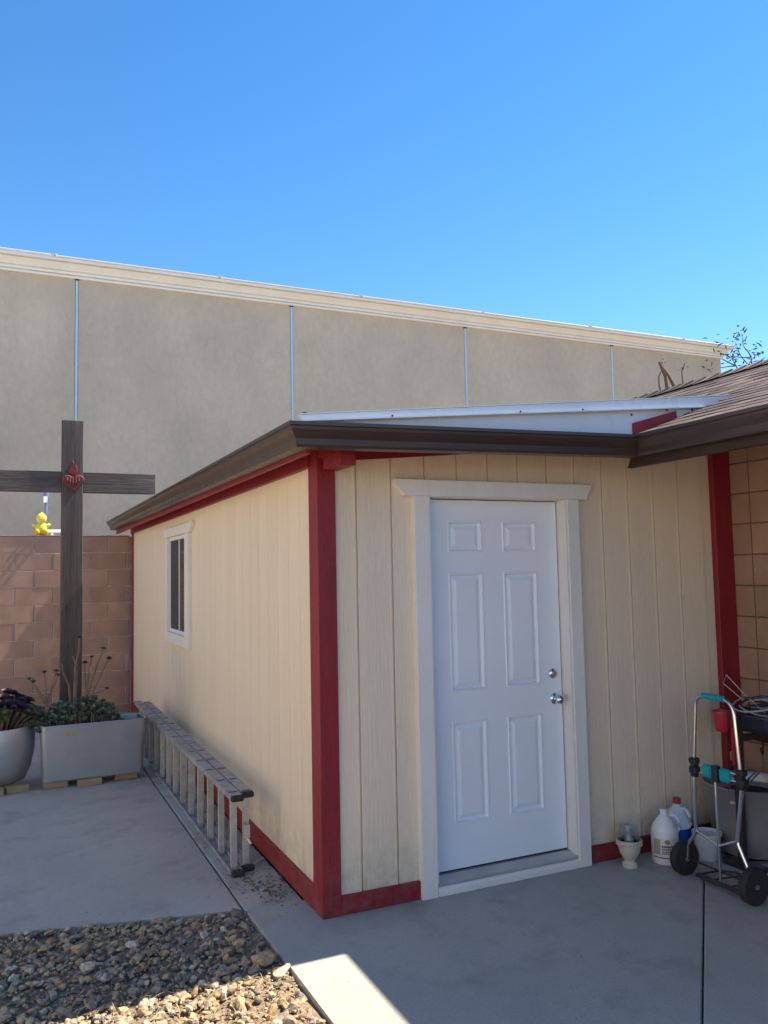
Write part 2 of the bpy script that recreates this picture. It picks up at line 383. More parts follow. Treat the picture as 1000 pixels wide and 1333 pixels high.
# ================================================================ GARDEN BLOCK WALL
gw = thing('block_wall', (-2, 7.18, 0), 'pink concrete block garden wall behind the wooden cross', 'wall')
WT = 2.245
obj('mortar_core', box(B(), -9, 2.85, 7.112, 7.24, -.1, WT-.012), mortar, gw)
CH, BL = .2155, .435
blk = None
def block_obj(name, x0, x1, z0, z1, y0, y1, mat, par):
    return obj(name, box(B(), x0, x1, y0, y1, z0, z1, bev=.004), mat, par)
protoB = None
bmf = B()
for c in range(11):
    z1 = WT-c*CH; z0 = z1-CH
    offx = -.93 if c % 2 == 1 else -.93+BL/2
    for k in range(-20, 3):
        x0 = offx+k*BL; x1 = x0+BL
        if x1 > -.0 and x0 < -.0: x1 = -.0
        if x0 >= -.001 or x0 < -8.9: continue
        jit = random.uniform(-.0025, .0025)
        a = (x0+.005, x1-.005, 7.1+jit, 7.2, max(z0+.005, -.08), z1-.005)
        if x0 < -3.2: box(bmf, *a)
        else: obj('block', box(B(), *a, bev=.004), block, gw)
obj('far_blocks', bmf, block, gw, kind='stuff')
obj('wall_cap', box(B(), -9, -.02, 7.095, 7.25, WT+.001, WT+.008), mortar, gw)

# ================================================================ LEFT SIDE OF THE YARD (outside the frame; pale building added to bounce warm sunlight)
lw = thing('bounce_building', (-9, 0, 0), 'unseen pale cream stucco building added left of the yard to bounce warm sunlight, outside the picture', 'building')
pale = M('pale_stucco', (.66, .60, .50), .9, var=.05, vs=1, bump=.4, bs=40)
obj('wall', box(B(), -12, -7.2, -12, 6.8, -.1, 4.6), pale, lw); obj('roof', box(B(), -12.3, -6.95, -12.3, 7.0, 4.601, 4.75), capm, lw)
for yy in (-6.5, -2.2, 2.4):
    f = obj('window', box(B(), -7.199, -7.15, yy-.6, yy+.6, 1.0, 2.2), vinyl, lw); obj('pane', box(B(), -7.149, -7.14, yy-.52, yy+.52, 1.08, 2.12), glassd, f)
# ================================================================ SHED
shed = thing('shed', (1.4, 3.4, 0), 'cream sided garden shed with red trim, white door and brown gutters', 'shed')
SY = .018       # siding plane behind the trim
def roofz(x): return 2.432+.1057*(x+.24)
# sheathing
bm = B(); box(bm, .03, .60, .0296, .1, 0, 2.40); box(bm, 1.60, 2.87, .0296, .1, 0, 2.55); box(bm, .6, 1.6, .0296, .1, 2.13, 2.45); obj('front_sheathing', bm, cream, shed)
bm = B(); box(bm, .03, .1, .1, 3.44, 0, 2.40); box(bm, .03, .1, 4.30, 7.0, 0, 2.40); box(bm, .03, .1, 3.44, 4.30, 0, 1.17); box(bm, .03, .1, 3.44, 4.30, 2.09, 2.40); obj('side_sheathing', bm, cream, shed)
obj('back_wall', box(B(), .03, 2.87, 6.93, 7.0, 0, 2.45), cream, shed)
obj('shed_floor', box(B(), .03, 2.87, .1, 6.92, .001, .05), stonew, shed)
# front boards
g0 = .227; gx = [.095]+[g0+.2032*k for k in range(13)]
for a, c in zip(gx, gx[1:]):
    c = min(c, 2.744)
    if a > 2.74: break
    segs = []
    if c <= .60 or a >= 1.60: segs = [(a, c, .085)]
    elif a < .60: segs = [(a, .60, .085), (.60, c, 2.12)]
    elif c > 1.60: segs = [(a, 1.60, 2.12), (1.60, c, .085)]
    else: segs = [(a, c, 2.12)]
    for s0, s1, zb in segs:
        l = .0030 if s0 == a else 0; r_ = .0030 if s1 == c else 0
        obj('siding_board', prism(B(), [(s0+l+.003, SY), (s1-r_-.003, SY), (s1-r_, SY+.004), (s1-r_, .0295), (s0+l, .0295), (s0+l, SY+.004)], 2, zb, 2.32+.091*s0+.04, bev=0), cream, shed)
        # lap bead beside the groove
    if c <= .60 or a >= 1.60 or True:
        zb = .085 if (a < .60 or a >= 1.60) else 2.12
        obj('groove_bead', box(B(), a-.017, a-.009, SY-.0030, SY+.002, zb, 2.32+.091*a+.03), cream, shed)
# side boards
y = .133; k = 0
while y < 6.95:
    y1 = min(y+.2032, 6.96); s = [(.1, 2.33)]
    if y1 > 3.40 and y < 4.34: s = [(.1, 1.15), (2.10, 2.33)]
    for zb, zt in s:
        obj('siding_board', box(B(), SY, .0295, y+.0014, y1-.0014, zb, zt), cream, shed)
    y = y1
# corner and base trim
bm = B(); prism(bm, [(0, 0), (.102, 0), (.102, .018), (.018, .018), (.018, .133), (0, .133)], 2, 0, 2.36, bev=.0025); obj('corner_trim', bm, red, shed)
bm = B(); prism(bm, [(0, 7.02), (.05, 7.02), (.05, 7.002), (.018, 7.002), (.018, 6.93), (0, 6.93)], 2, 0, 2.32); obj('corner_trim', bm, red, shed)
obj('right_trim', box(B(), 2.744, 2.898, -.012, .029, 0, 2.50, bev=.003), red, shed)
obj('baseboard', box(B(), .1025, .547, -.001, .0175, .002, .095, bev=.002), red, shed)
obj('baseboard', box(B(), 1.645, 2.7435, -.001, .0175, .002, .097, bev=.002), red, shed)
obj('baseboard', box(B(), -.001, .0175, .1335, 6.929, .002, .12, bev=.002), red, shed)
# friezes, soffit, beam end
bm = B(); prism(bm, [(.103, 2.291), (2.742, 2.531), (2.742, 2.64), (.103, 2.36)], 1, -.012, .029); obj('rake_board', bm, red, shed)
obj('frieze_board', box(B(), -.014, .0175, .1, 7.02, 2.268, 2.385), red, shed)
bm = B(); prism(bm, [(-.165, 2.385), (-.014, 2.372), (-.014, 2.392), (-.165, 2.405)], 1, -.32, 7.2); obj('side_soffit', bm, red, shed)
obj('fascia_board', box(B(), -.169, -.150, -.33, 7.2, 2.272, 2.384), red, shed)
bm = B(); prism(bm, [(-.149, 2.395), (2.70, 2.640), (2.70, 2.66), (-.149, 2.415)], 1, -.335, -.013); obj('front_soffit', bm, red, shed)
obj('front_fascia_board', box(B(), -.149, 1.80, -.338, -.315, 2.33, 2.394), red, shed)
obj('beam_end', box(B(), .030, .116, -.25, -.0125, 2.238, 2.345, bev=.003), red, shed)
obj('beam_end_cap', box(B(), -.0, .029, -.20, -.0125, 2.30, 2.35), red, shed)
# gutters: K-style
gp = [(0, .105), (0, 0), (.072, 0), (.078, .012), (.080, .040), (.098, .060), (.110, .078), (.112, .092), (.122, .096), (.122, .112), (.114, .112), (.114, .100), (.104, .094), (.102, .080), (.092, .066), (.074, .046), (.070, .006), (.003, .006), (.003, .105)]
def sweep(secs):
    bm = B(); rings = [[bm.verts.new(p) for p in s] for s in secs]; n = len(gp)
    for a, c in zip(rings, rings[1:]):
        for i in range(n): bm.faces.new((a[i], a[(i+1) % n], c[(i+1) % n], c[i]))
    bm.faces.new(rings[0]); bm.faces.new(rings[-1][::-1]); return bm
gx0, gy0 = -.170, -.338
side = lambda d, z, y, zb: (gx0-d, y, zb+z)
nearz = 2.288
s1 = [(gx0-d, gy0-d, nearz+z) for d, z in gp]
s0 = [(gx0-d, 7.22, nearz+.035+z) for d, z in gp]
o = obj('gutter', sweep([s0, s1]), gut, shed)
hx = 1.832        # back of the house gutter
s2 = [(hx-.122+(.122-d)*1.0, gy0-d, 2.330+z) for d, z in gp]
obj('gutter', sweep([s1, s2]), gut, shed)
capp = [(0, .105), (0, 0), (.072, 0), (.080, .040), (.110, .078), (.122, .096), (.122, .112)]
bm = B(); prism(bm, [(gx0-d, nearz+.035+z) for d, z in capp], 1, 7.22, 7.224); obj('gutter_end', bm, gut, shed)
# white roof sheet with its front beam
bm = B(); prism(bm, [(-.20, roofz(-.2)-.03), (2.70, roofz(2.7)-.03), (2.70, roofz(2.7)-.004), (-.20, roofz(-.2)-.004)], 1, -.398, 7.25); obj('roof_sheet', bm, wmetal, shed)
bm = B(); prism(bm, [(-.165, 2.352), (1.79, 2.352), (2.50, 2.60), (2.50, roofz(2.5)-.05), (-.165, roofz(-.165)-.031)], 1, -.415, -.399); obj('front_flashing', bm, wmetal, shed)
def hb(x): return .026+.013*(x+.24)       # the beam deepens towards the house
bm = B(); prism(bm, [(-.235, roofz(-.235)-hb(-.235)), (2.36, roofz(2.36)-hb(2.36)), (2.60, roofz(2.6)-.02), (2.60, roofz(2.6)), (-.235, roofz(-.235))], 1, -.440, -.416); obj('roof_edge_beam', bm, wmetal, shed)
bm = B(); prism(bm, [(-.235, roofz(-.235)-hb(-.235)-.006), (2.36, roofz(2.36)-hb(2.36)-.006), (2.36, roofz(2.36)-hb(2.36)), (-.235, roofz(-.235)-hb(-.235))], 1, -.456, -.4405); obj('drip_lip', bm, wmetal, shed)
bm = B(); prism(bm, [(-.235, roofz(-.235)+.001), (2.60, roofz(2.6)+.001), (2.60, roofz(2.6)+.006), (-.235, roofz(-.235)+.006)], 1, -.447, -.40); obj('top_lip', bm, wmetal, shed)
for x in (.22, .95, 1.35):
    bm = B(); ball(bm, (x, -.46, roofz(x)-hb(x)+.004), .006, 1); obj('screw', bm, fasc, shed)
bm = B(); ball(bm, (1.72, -.418, 2.56), .007, 1); obj('screw', bm, fasc, shed)
bm = B(); ball(bm, (1.97, -.428, 2.60), .007, 1); obj('screw', bm, fasc, shed)
bm = B(); prism(bm, [(1.722, 2.44), (1.722, 2.512), (2.035, 2.600), (2.045, 2.545), (2.045, 2.48), (1.9, 2.44)], 1, -.432, -.4155); obj('flashing_end_board', bm, red, shed)
bm = B(); prism(bm, [(2.172, 2.56), (2.168, 2.642), (2.176, 2.642), (2.180, 2.56)], 1, -.420, -.4155); obj('flashing_seam', bm, fasc, shed)
bm = B(); box(bm, -.215, -.20, -.43, -.41, 2.40, 2.45); obj('corner_bracket', bm, fasc, shed)

# door surround
obj('door_trim', box(B(), .547, .640, -.022, .0295, 0.001, 2.1175, bev=.002), white, shed)
obj('door_trim', box(B(), 1.560, 1.643, -.022, .0295, 0.001, 2.1175, bev=.002), white, shed)
bm = B(); prism(bm, [(.430, 2.207), (1.734, 2.207), (1.734, 2.185), (1.695, 2.118), (.492, 2.118), (.430, 2.180)], 1, -.028, .0175, bev=.002); obj('door_header', bm, white, shed)
bm = B(); box(bm, .6405, .649, -.015, .12, .07, 2.117); box(bm, 1.548, 1.5595, -.015, .12, .07, 2.117); box(bm, .649, 1.548, -.015, .12, 2.1135, 2.1172); box(bm, 1.536, 1.548, .115, .12, .07, 2.111)
obj('door_jamb', bm, white, shed)
bm = B(); prism(bm, [(-.010, .05), (-.010, .062), (.05, .082), (.14, .082), (.14, .05)], 0, .642, 1.585); obj('threshold', bm, plast, shed)
bm = B(); prism(bm, [(-.022, .002), (-.022, .030), (-.012, .048), (.10, .048), (.10, .002)], 0, .642, 1.559); obj('sub_sill', bm, white, shed)
# door leaf
DY = .070
door = obj('door', (lambda b: b)(B()) if False else box(B(), .652, 1.540, DY+.014, DY+.044, .092, 2.108), doorw, shed)
xs = [.652, .797, 1.022, 1.157, 1.392, 1.540]; zs = [.092, .328, .878, 1.040, 1.697, 1.812, 1.988, 2.108]
holes = {(1, 1), (3, 1), (1, 3), (3, 3), (1, 5), (3, 5)}
bm = B()
for i in range(5):
    for j in range(7):
        if (i, j) in holes: continue
        poly(bm, [(xs[i], DY, zs[j]), (xs[i+1], DY, zs[j]), (xs[i+1], DY, zs[j+1]), (xs[i], DY, zs[j+1])])
for a, c in (((.652, .092), (1.540, .092)), ((1.540, .092), (1.540, 2.108)), ((1.540, 2.108), (.652, 2.108)), ((.652, 2.108), (.652, .092))):
    poly(bm, [(a[0], DY, a[1]), (c[0], DY, c[1]), (c[0], DY+.0135, c[1]), (a[0], DY+.0135, a[1])])
bmesh.ops.remove_doubles(bm, verts=bm.verts, dist=1e-5)
obj('door_skin', bm, doorw, door)
for (i, j) in sorted(holes):
    x0, x1, z0, z1 = xs[i], xs[i+1], zs[j], zs[j+1]; bm = B()
    rings = []
    for d, dy in ((0, 0), (.004, -.0045), (.010, -.0045), (.015, .0105), (.021, .012), (.044, .0015), (.048, .0)):
        rings.append([bm.verts.new(p) for p in ((x0+d, DY+dy, z0+d), (x1-d, DY+dy, z0+d), (x1-d, DY+dy, z1-d), (x0+d, DY+dy, z1-d))])
    for a, c in zip(rings, rings[1:]):
        for q in range(4): bm.faces.new((a[q], a[(q+1) % 4], c[(q+1) % 4], c[q]))
    bm.faces.new(rings[-1]); obj('door_panel', bm, doorw, door)
bm = B(); lathe(bm, [(.033, -.001), (.033, -.007), (.028, -.012), (.013, -.014), (.012, -.030), (.022, -.036), (.028, -.050), (.026, -.062), (.018, -.070), (.001, -.072)], (1.487, DY, .952), 24, 'Y'); obj('door_knob', bm, chrome, door, smooth=True)
bm = B(); lathe(bm, [(.031, -.001), (.031, -.010), (.026, -.016), (.016, -.018), (.015, -.026), (.001, -.027)], (1.478, DY, 1.098), 24, 'Y'); obj('deadbolt', bm, chrome, door, smooth=True)
bm = B(); box(bm, .652, 1.540, DY+.002, DY+.04, .084, .0915); obj('door_sweep', bm, black, door)
bm = B(); box(bm, 1.5402, 1.5478, DY+.012, DY+.040, .085, 2.1105); box(bm, .652, 1.540, DY+.012, DY+.04, 2.1082, 2.1133); obj('dark_gap_strip', bm, black, shed)  # black strips put the shade of the door gap into colour, side and top

# window in the side wall
win = obj('window', (lambda bm: (box(bm, .010, .06, 3.44, 3.475, 1.17, 2.09), box(bm, .010, .06, 4.265, 4.30, 1.17, 2.09), box(bm, .010, .06, 3.475, 4.265, 1.17, 1.205), box(bm, .010, .06, 3.475, 4.265, 2.055, 2.09), bm)[-1])(B()), vinyl, shed)
obj('mullion', box(B(), .016, .05, 3.848, 3.872, 1.206, 2.054), vinyl, win)
obj('pane', box(B(), .030, .034, 3.876, 4.264, 1.206, 2.054), glassd, win)
obj('pane', box(B(), .022, .026, 3.476, 3.839, 1.206, 2.054), glassd, win)
obj('insect_screen', box(B(), .014, .016, 3.876, 4.264, 1.206, 2.054), screen, win)
bm = B(); prism(bm, [(3.10, 2.178), (4.52, 2.178), (4.52, 2.165), (4.44, 2.092), (3.22, 2.092), (3.10, 2.165)], 0, -.020, .0175, bev=.002); obj('window_header', bm, white, shed)
obj('window_trim', box(B(), -.014, .0175, 3.27, 3.441, 1.172, 2.091), white, shed)
obj('window_trim', box(B(), -.014, .0175, 4.299, 4.42, 1.172, 2.091), white, shed)
obj('window_apron', box(B(), -.016, .0175, 3.27, 4.42, 1.075, 1.171), white, shed)

# ================================================================ HOUSE ON THE RIGHT
house = thing('house', (4.2, -1, 0), 'orange block house with brown shingle roof and gutter at the right edge', 'house')
EX, EZ, SL1, BX, SL2, RX = 1.75, 2.452, .36, 2.75, .42, 3.72
def hz(x):
    if x < BX: return EZ+SL1*(x-EX)
    if x < RX: return EZ+SL1*(BX-EX)+SL2*(x-BX)
    return EZ+SL1*(BX-EX)+SL2*(RX-BX)-.42*(x-RX)
obj('wall_core', box(B(), 2.912, 3.1, -8, 6.9, -.05, 2.80), dmortar, house)
obj('far_wall', box(B(), 5.6, 5.75, -8, 6.9, -.05, 2.3), hblock, house)
obj('end_wall', box(B(), 3.11, 5.59, 6.7, 6.88, -.05, 2.4), hblock, house)
obj('end_wall', box(B(), 3.11, 5.59, -8, -7.8, -.05, 2.4), hblock, house)
zj = [2.84-.2*k for k in range(15)]
bmf = B()
for k in range(14):
    z1 = 2.775-.1995*k; z0 = z1-.1995
    if z1 < .02: break
    y1 = .0; y = -.153
    while y1 > -7.9:
        a = (2.9+random.uniform(-.0015, .0015), 2.95, y+.004, y1-.004, max(z0+.004, 0.002), z1-.004)
        if y1 > -2.3: obj('block', box(B(), *a, bev=.003), hblock, house)
        else: box(bmf, *a)
        y1 = y; y -= .4
obj('far_blocks', bmf, hblock, house, kind='stuff')
# gutter and fascia
def hsec(y): return [(hx-d, y, 2.330+z) for d, z in gp]
obj('gutter', sweep([[(hx-d, gy0-d-.001, 2.330+z) for d, z in gp], hsec(-8)]), gut, house)
bm = B(); prism(bm, [(-.33, 2.44), (-.235, 2.285), (-8, 2.285), (-8, 2.44)], 0, 1.834, 1.872); obj('fascia', bm, fasc, house)
bm = B(); prism(bm, [(1.873, 2.40), (2.905, 2.77), (2.905, 2.79), (1.873, 2.42)], 1, -8, -.015); obj('soffit', bm, fasc, house)
for yy in (-.9, -1.7, -2.5, -3.3, -4.1):
    bm = B(); prism(bm, [(1.873, 2.30), (2.899, 2.66), (2.899, 2.767), (1.873, 2.398)], 1, yy-.045, yy+.045); obj('rafter', bm, fasc, house)
# roof
bm = B()
out = [(EX-.01, hz(EX)), (BX, hz(BX)), (RX, hz(RX)), (6.0, hz(6.0))]
T = [(x, z-.012) for x, z in out]+[(x, z-.05) for x, z in out[::-1]]
prism(bm, T, 1, -8, 7.0); roof = obj('roof', bm, fasc, house)
def shingle(bm, x0, x1, y0, y1, lift):
    z = lambda x, l: hz(x)+l
    pts = [(x0, y0, z(x0, lift)), (x1, y0, z(x1, .000)), (x1, y1, z(x1, .000)), (x0, y1, z(x0, lift)), (x0, y0, z(x0, lift-.0045)), (x0, y1, z(x0, lift-.0045))]
    v = [bm.verts.new(p) for p in pts]
    bm.faces.new((v[0], v[1], v[2], v[3])); bm.faces.new((v[4], v[0], v[3], v[5])); bm.faces.new((v[0], v[4], v[1])); bm.faces.new((v[3], v[2], v[5]))
bmf = B(); x = EX-.022; row = 0; ns = 0
while x < RX-.02:
    ex = .128; x1 = min(x+ex*1.12, RX)
    y = -1.45 if True else 0; y += random.uniform(-.1, 0)
    while y < 2.2:
        wd = random.uniform(.16, .34); wd = .30 if ns > 285 else wd
        if ns < 292:
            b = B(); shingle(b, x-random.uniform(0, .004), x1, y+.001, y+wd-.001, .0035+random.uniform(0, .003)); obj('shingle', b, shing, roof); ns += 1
        else: shingle(bmf, x, x1, y+.002, y+wd-.002, .008)
        y += wd
    ys = -8.
    while ys < -1.5: shingle(bmf, x, x1, ys, ys+.28, .008+random.uniform(0, .002)); ys += .285
    ys = 2.5
    while ys < 6.9: shingle(bmf, x, x1, ys, ys+.28, .008+random.uniform(0, .002)); ys += .285
    x += ex; row += 1
obj('far_shingles', bmf, shings, roof, kind='stuff')
# overlapping ridge caps, laid from the far end towards the street
y = 6.8
zr = hz(RX)
while y > -7.9:
    b = B(); y1 = y-.20
    for s in (-1, 1):
        xw = RX+s*.15; za = hz(xw)
        v = [b.verts.new(p) for p in ((RX, y, zr+.014), (xw, y, za+.012), (xw, y1, za+.022), (RX, y1, zr+.034), (xw, y1, za+.012), (RX, y1, zr+.018))]
        b.faces.new((v[0], v[1], v[2], v[3])); b.faces.new((v[3], v[2], v[4], v[5]))
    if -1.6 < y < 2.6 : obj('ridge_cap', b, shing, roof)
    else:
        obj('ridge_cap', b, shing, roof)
    y -= .135

# ================================================================ TREE beyond the right of the building
tree = thing('tree', (18.0, 10.4, 0), 'sparse small leaved tree rising behind the shingle roof against the sky', 'tree')
tb = B(); lb = B()
def leafs(bm, p, n, s, r):
    for _ in range(n):
        c = p+Vector((random.gauss(0, r), random.gauss(0, r), random.gauss(0, r))); a = Vector((random.gauss(0, 1), random.gauss(0, 1), random.gauss(0, .6))).normalized()*s*random.uniform(.6, 1.4)
        b = a.cross(Vector((random.random(), random.random(), random.random())))
        if b.length < 1e-4: continue
        b = b.normalized()*s*.3; poly(bm, [c-a, c-b, c+a, c+b])
def branch(p, d, L, r, lv):
    pts = [p]; q = p.copy(); dd = d.copy()
    for i in range(5):
        dd = (dd+Vector((random.gauss(0, .16), random.gauss(0, .16), random.gauss(0, .12)))).normalized(); q = q+dd*L/5; pts.append(q.copy())
    tube(tb, pts, [max(r*(1-.14*i), .006) for i in range(6)], 5 if lv else 7)
    if lv >= 2: leafs(lb, q, 14, .075, .16); leafs(lb, pts[3], 8, .07, .14)
    if lv < 3:
        for i in range(3 if lv else 6):
            s = random.randint(2, 5); nd = (dd+Vector((random.gauss(0, .7), random.gauss(0, .7), random.gauss(.1, .5)))).normalized()
            branch(pts[s], nd, L*random.uniform(.55, .75), r*.5, lv+1)
st_ = random.getstate(); random.seed(21)
branch(Vector((18.0, 10.4, -.1)), Vector((-.03, 0, 1)), 4.2, .16, 0)
branch(Vector((18.1, 10.4, 2.8)), Vector((.22, 0, 1)), 3.0, .10, 0)
branch(Vector((17.9, 10.4, 3.6)), Vector((-.02, -.1, 1)), 2.6, .08, 1)
branch(Vector((18.0, 10.4, 3.0)), Vector((.45, 0, 1)), 3.4, .08, 1)
random.setstate(st_)
obj('trunk', tb, bark, tree); obj('crown', lb, treeleaf, tree)
st_ = random.getstate(); random.seed(5)
t2 = thing('tree', (-5.6, .2, 0), 'leafy green tree in front of the added cream stucco building, outside the picture', 'tree'); tb2, lb2 = B(), B()
tube(tb2, [(-5.6, .2, -.1), (-5.5, .3, 1.2), (-5.6, .2, 2.4)], [.07, .06, .04], 8)
for k in range(9):
    a = k*.7; tube(tb2, [(-5.6, .2, 1.8+.06*k), (-5.6+.3*math.cos(a), .2+.3*math.sin(a), 2.2+.1*k), (-5.6+.6*math.cos(a), .2+.6*math.sin(a), 2.5+.1*k)], [.025, .018, .008], 5)
for k in range(70): leafs(lb2, Vector((-5.6+random.gauss(0, .4), .2+random.gauss(0, .4), 2.6+random.gauss(0, .4))), 14, .07, .14)
obj('trunk', tb2, bark, t2); obj('crown', lb2, M('green_leaf', (.07, .13, .04), .6, var=.3, isl=.3), t2)
random.setstate(st_)
stump = thing('bare_branches', (11.2, 9.0, 0), 'cut bare brown branches poking up between shingle roof and building', 'shrub')
tb = B()
def stick(pts, r): tube(tb, pts, [r*(1-.5*i/(len(pts)-1)) for i in range(len(pts))], 6)
stick([(11.25, 9, -.1), (11.2, 9, 2.4), (11.28, 9, 4.6), (11.18, 9, 5.35), (11.13, 9, 5.72), (10.98, 9, 6.02)], .055)
stick([(11.26, 9, 4.2), (11.50, 9, 5.2), (11.35, 9, 5.55), (11.22, 9, 5.75), (11.02, 9, 5.95)], .05)
stick([(11.20, 9, 4.8), (10.95, 9, 5.5), (10.95, 9, 5.7), (11.10, 9, 5.95)], .02)
stick([(11.28, 9, 4.8), (11.62, 9, 5.6), (11.60, 9, 5.85), (11.70, 9, 6.05)], .02)
obj('branch', tb, bark, stump)
lb = B()
for p in ((11.7, 9, 6.05), (11.6, 9, 5.9), (11.05, 9, 6.05)): leafs(lb, Vector(p), 7, .03, .06)
obj('foliage', lb, treeleaf, stump)

# ================================================================ CROSS
cr = thing('wooden_cross', (-.923, 3.945, 0), 'tall weathered grey timber cross with a red heart, standing behind the silver box planter', 'cross')
obj('post', box(B(), -1.015, -.832, 3.90, 3.99, 0.001, 3.143, bev=.005), wood, cr)
bm = B(); box(bm, -1.66, -1.0155, 3.912, 3.985, 2.485, 2.672, bev=.005); obj('crossbar', bm, woodh, cr)
bm = B(); box(bm, -.8315, -.188, 3.912, 3.985, 2.485, 2.672, bev=.005); obj('crossbar', bm, woodh, cr)
hp = []
for k in range(28):
    t = 2*math.pi*k/28; hp.append((-.918+.0062*16*math.sin(t)**3, 2.575+.0054*(13*math.cos(t)-5*math.cos(2*t)-2*math.cos(3*t)-math.cos(4*t))))
bm = B(); prism(bm, hp, 1, 3.872, 3.8995, bev=.008)
heart = obj('heart', bm, heartm, cr)
for dx in (-.055, -.03, -.005, .02, .045):
    zt = 2.632-.35*abs(dx)*.2; zb = 2.50+abs(dx)*.95
    bm = B(); tube(bm, [(-.918+dx, 3.872, zt-.005), (-.916+dx*.95, 3.868, (zt+zb)/2), (-.918+dx*.8, 3.872, zb+.012)], [.003, .009, .004], 6); obj('carved_ridge', bm, heartm, heart)
fp = [(-.948, 2.645), (-.955, 2.69), (-.935, 2.735), (-.925, 2.775), (-.905, 2.745), (-.885, 2.71), (-.883, 2.665), (-.90, 2.638)]
bm = B(); prism(bm, fp, 1, 3.878, 3.8995, bev=.006); obj('flame', bm, heartm, cr)

# ================================================================ PLANTERS
pb = thing('box_planter', (-.78, 3.50, .0), 'rectangular silver planter with small yellow sticker, by the ladder', 'planter')
# rounded tapered box
def rrect(x0, x1, y0, y1, r, z, n=5):
    pts = []
    for cx, cy, a0 in ((x1-r, y1-r, 0), (x0+r, y1-r, 90), (x0+r, y0+r, 180), (x1-r, y0+r, 270)):
        for k in range(n+1): a = R(a0+90*k/n); pts.append((cx+r*math.cos(a), cy+r*math.sin(a), z))
    return pts
bm = B(); rings = []
for ins, z in ((.03, .055), (.022, .06), (.018, .075), (0, .50), (-.002, .507), (.004, .512), (.012, .507), (.014, .44)):
    rings.append([bm.verts.new(p) for p in rrect(-1.185+ins, -.355-ins, 3.34+ins, 3.66-ins, .045, z)])
for a, c in zip(rings, rings[1:]):
    n = len(a)
    for k in range(n): bm.faces.new((a[k], a[(k+1) % n], c[(k+1) % n], c[k]))
bm.faces.new(rings[0][::-1]); obj('body', bm, silver, pb, smooth=True)
obj('soil', prism(B(), [(p[0], p[1]) for p in rrect(-1.168, -.372, 3.357, 3.643, .04, 0)], 2, .40, .455), soil, pb)
bm = B(); box(bm, -1.0, -.905, 3.3375, 3.3385, .425, .452); obj('sticker', bm, M('sticker_yellow', (.42, .36, .16), .6, var=.2, vs=60), pb)
bm = B()
for q in range(7): box(bm, -.992+q*.012, -.985+q*.012, 3.3368, 3.3373, .434, .444)
obj('sticker_print', bm, M('sticker_print', (.25, .20, .10), .6), pb)
def timber(x0, x1, y0, y1, z0, z1, lab, rot=0):
    o = obj('timber_block', box(B(), x0, x1, y0, y1, z0, z1, bev=.003), pallet); o.rotation_euler[2] = rot
    return tag(o, lab, 'wood block', 'timber blocks under the planters')
timber(-1.16, -.97, 3.40, 3.62, .001, .054, 'flat timber block under the left end of the silver box planter')
timber(-.90, -.71, 3.34, 3.60, .001, .054, 'pale timber block under the middle of the silver box planter')
timber(-.60, -.42, 3.42, 3.62, .001, .054, 'timber block under the right end of the silver box planter')
timber(-1.68, -1.45, 3.34, 3.43, .001, .054, 'left timber block beneath the round silver planter')
timber(-1.44, -1.27, 3.39, 3.48, .001, .054, 'right timber block beneath the round silver planter', R(14))
# rounded bowl planter
pr = thing('round_planter', (-1.52, 3.64, 0), 'round silver bowl planter full of dark purple rosettes, left of the box planter', 'planter')
bm = B(); lathe(bm, [(.02, .055), (.20, .057), (.235, .075), (.275, .17), (.300, .30), (.305, .40), (.300, .50), (.297, .508), (.290, .505), (.288, .44)], (-1.52, 3.64, 0), 48); obj('bowl', bm, silver, pr, smooth=True)
bm = B(); lathe(bm, [(.001, .45), (.286, .45)], (-1.52, 3.64, 0), 32); obj('soil', bm, soil, pr)

def rosette(bm, c, r, n, ax, cup=.5, layers=3):
    ax = Vector(ax).normalized(); u = ax.orthogonal().normalized(); v = ax.cross(u)
    for l in range(layers):
        rr = r*(1-.27*l); tilt = cup*(.3+l*.5)
        for k in range(n):
            a = 2*math.pi*(k+.5*l)/n+random.uniform(-.1, .1); d = u*math.cos(a)+v*math.sin(a); s = ax.cross(d)
            q = (d*math.cos(tilt)+ax*math.sin(tilt)); w = rr*.26
            p0 = c+ax*.003*l; p1 = p0+q*rr*.62; p2 = p0+q*rr*random.uniform(.9, 1.05)+ax*.05*rr
            vs = [bm.verts.new(x) for x in (p0-s*w*.3, p1-s*w, p2, p1+s*w, p0+s*w*.3, p1-ax*w*.35)]
            bm.faces.new((vs[0], vs[1], vs[5])); bm.faces.new((vs[1], vs[2], vs[5])); bm.faces.new((vs[2], vs[3], vs[5])); bm.faces.new((vs[3], vs[4], vs[5])); bm.faces.new((vs[4], vs[0], vs[5]))
pp = thing('purple_aeonium', (-1.50, 3.62, .45), 'mound of dark purple and olive rosettes growing in the round silver planter', 'plant')
bs, bp_, bo = B(), B(), B()
for k in range(120):
    a = random.uniform(0, 6.28); rr = .30*math.sqrt(random.random()); x = -1.50+rr*math.cos(a)*1.08; y = 3.62+rr*math.sin(a)*.9
    z = .50+.29*(1-(rr/.33)**2)**.7*random.uniform(.6, 1.05); base = Vector((-1.50+rr*.5*math.cos(a), 3.62+rr*.5*math.sin(a), .452)); c = Vector((x, y, z))
    tube(bs, [base, (base+c)/2+Vector((0, 0, .02)), c], .006, 5)
    rosette(bp_ if z > .67 else bo, c, random.uniform(.035, .065), 10, (math.cos(a)*rr*2, math.sin(a)*rr*2-.3, 1))
obj('stem', bs, stemm, pp); obj('dark_rosettes', bp_, purpl, pp); obj('olive_rosettes', bo, olive, pp)
gs = thing('low_succulent', (-.80, 3.48, .455), 'low grey green succulent cushion filling the silver box planter', 'plant')
bg_, bst = B(), B()
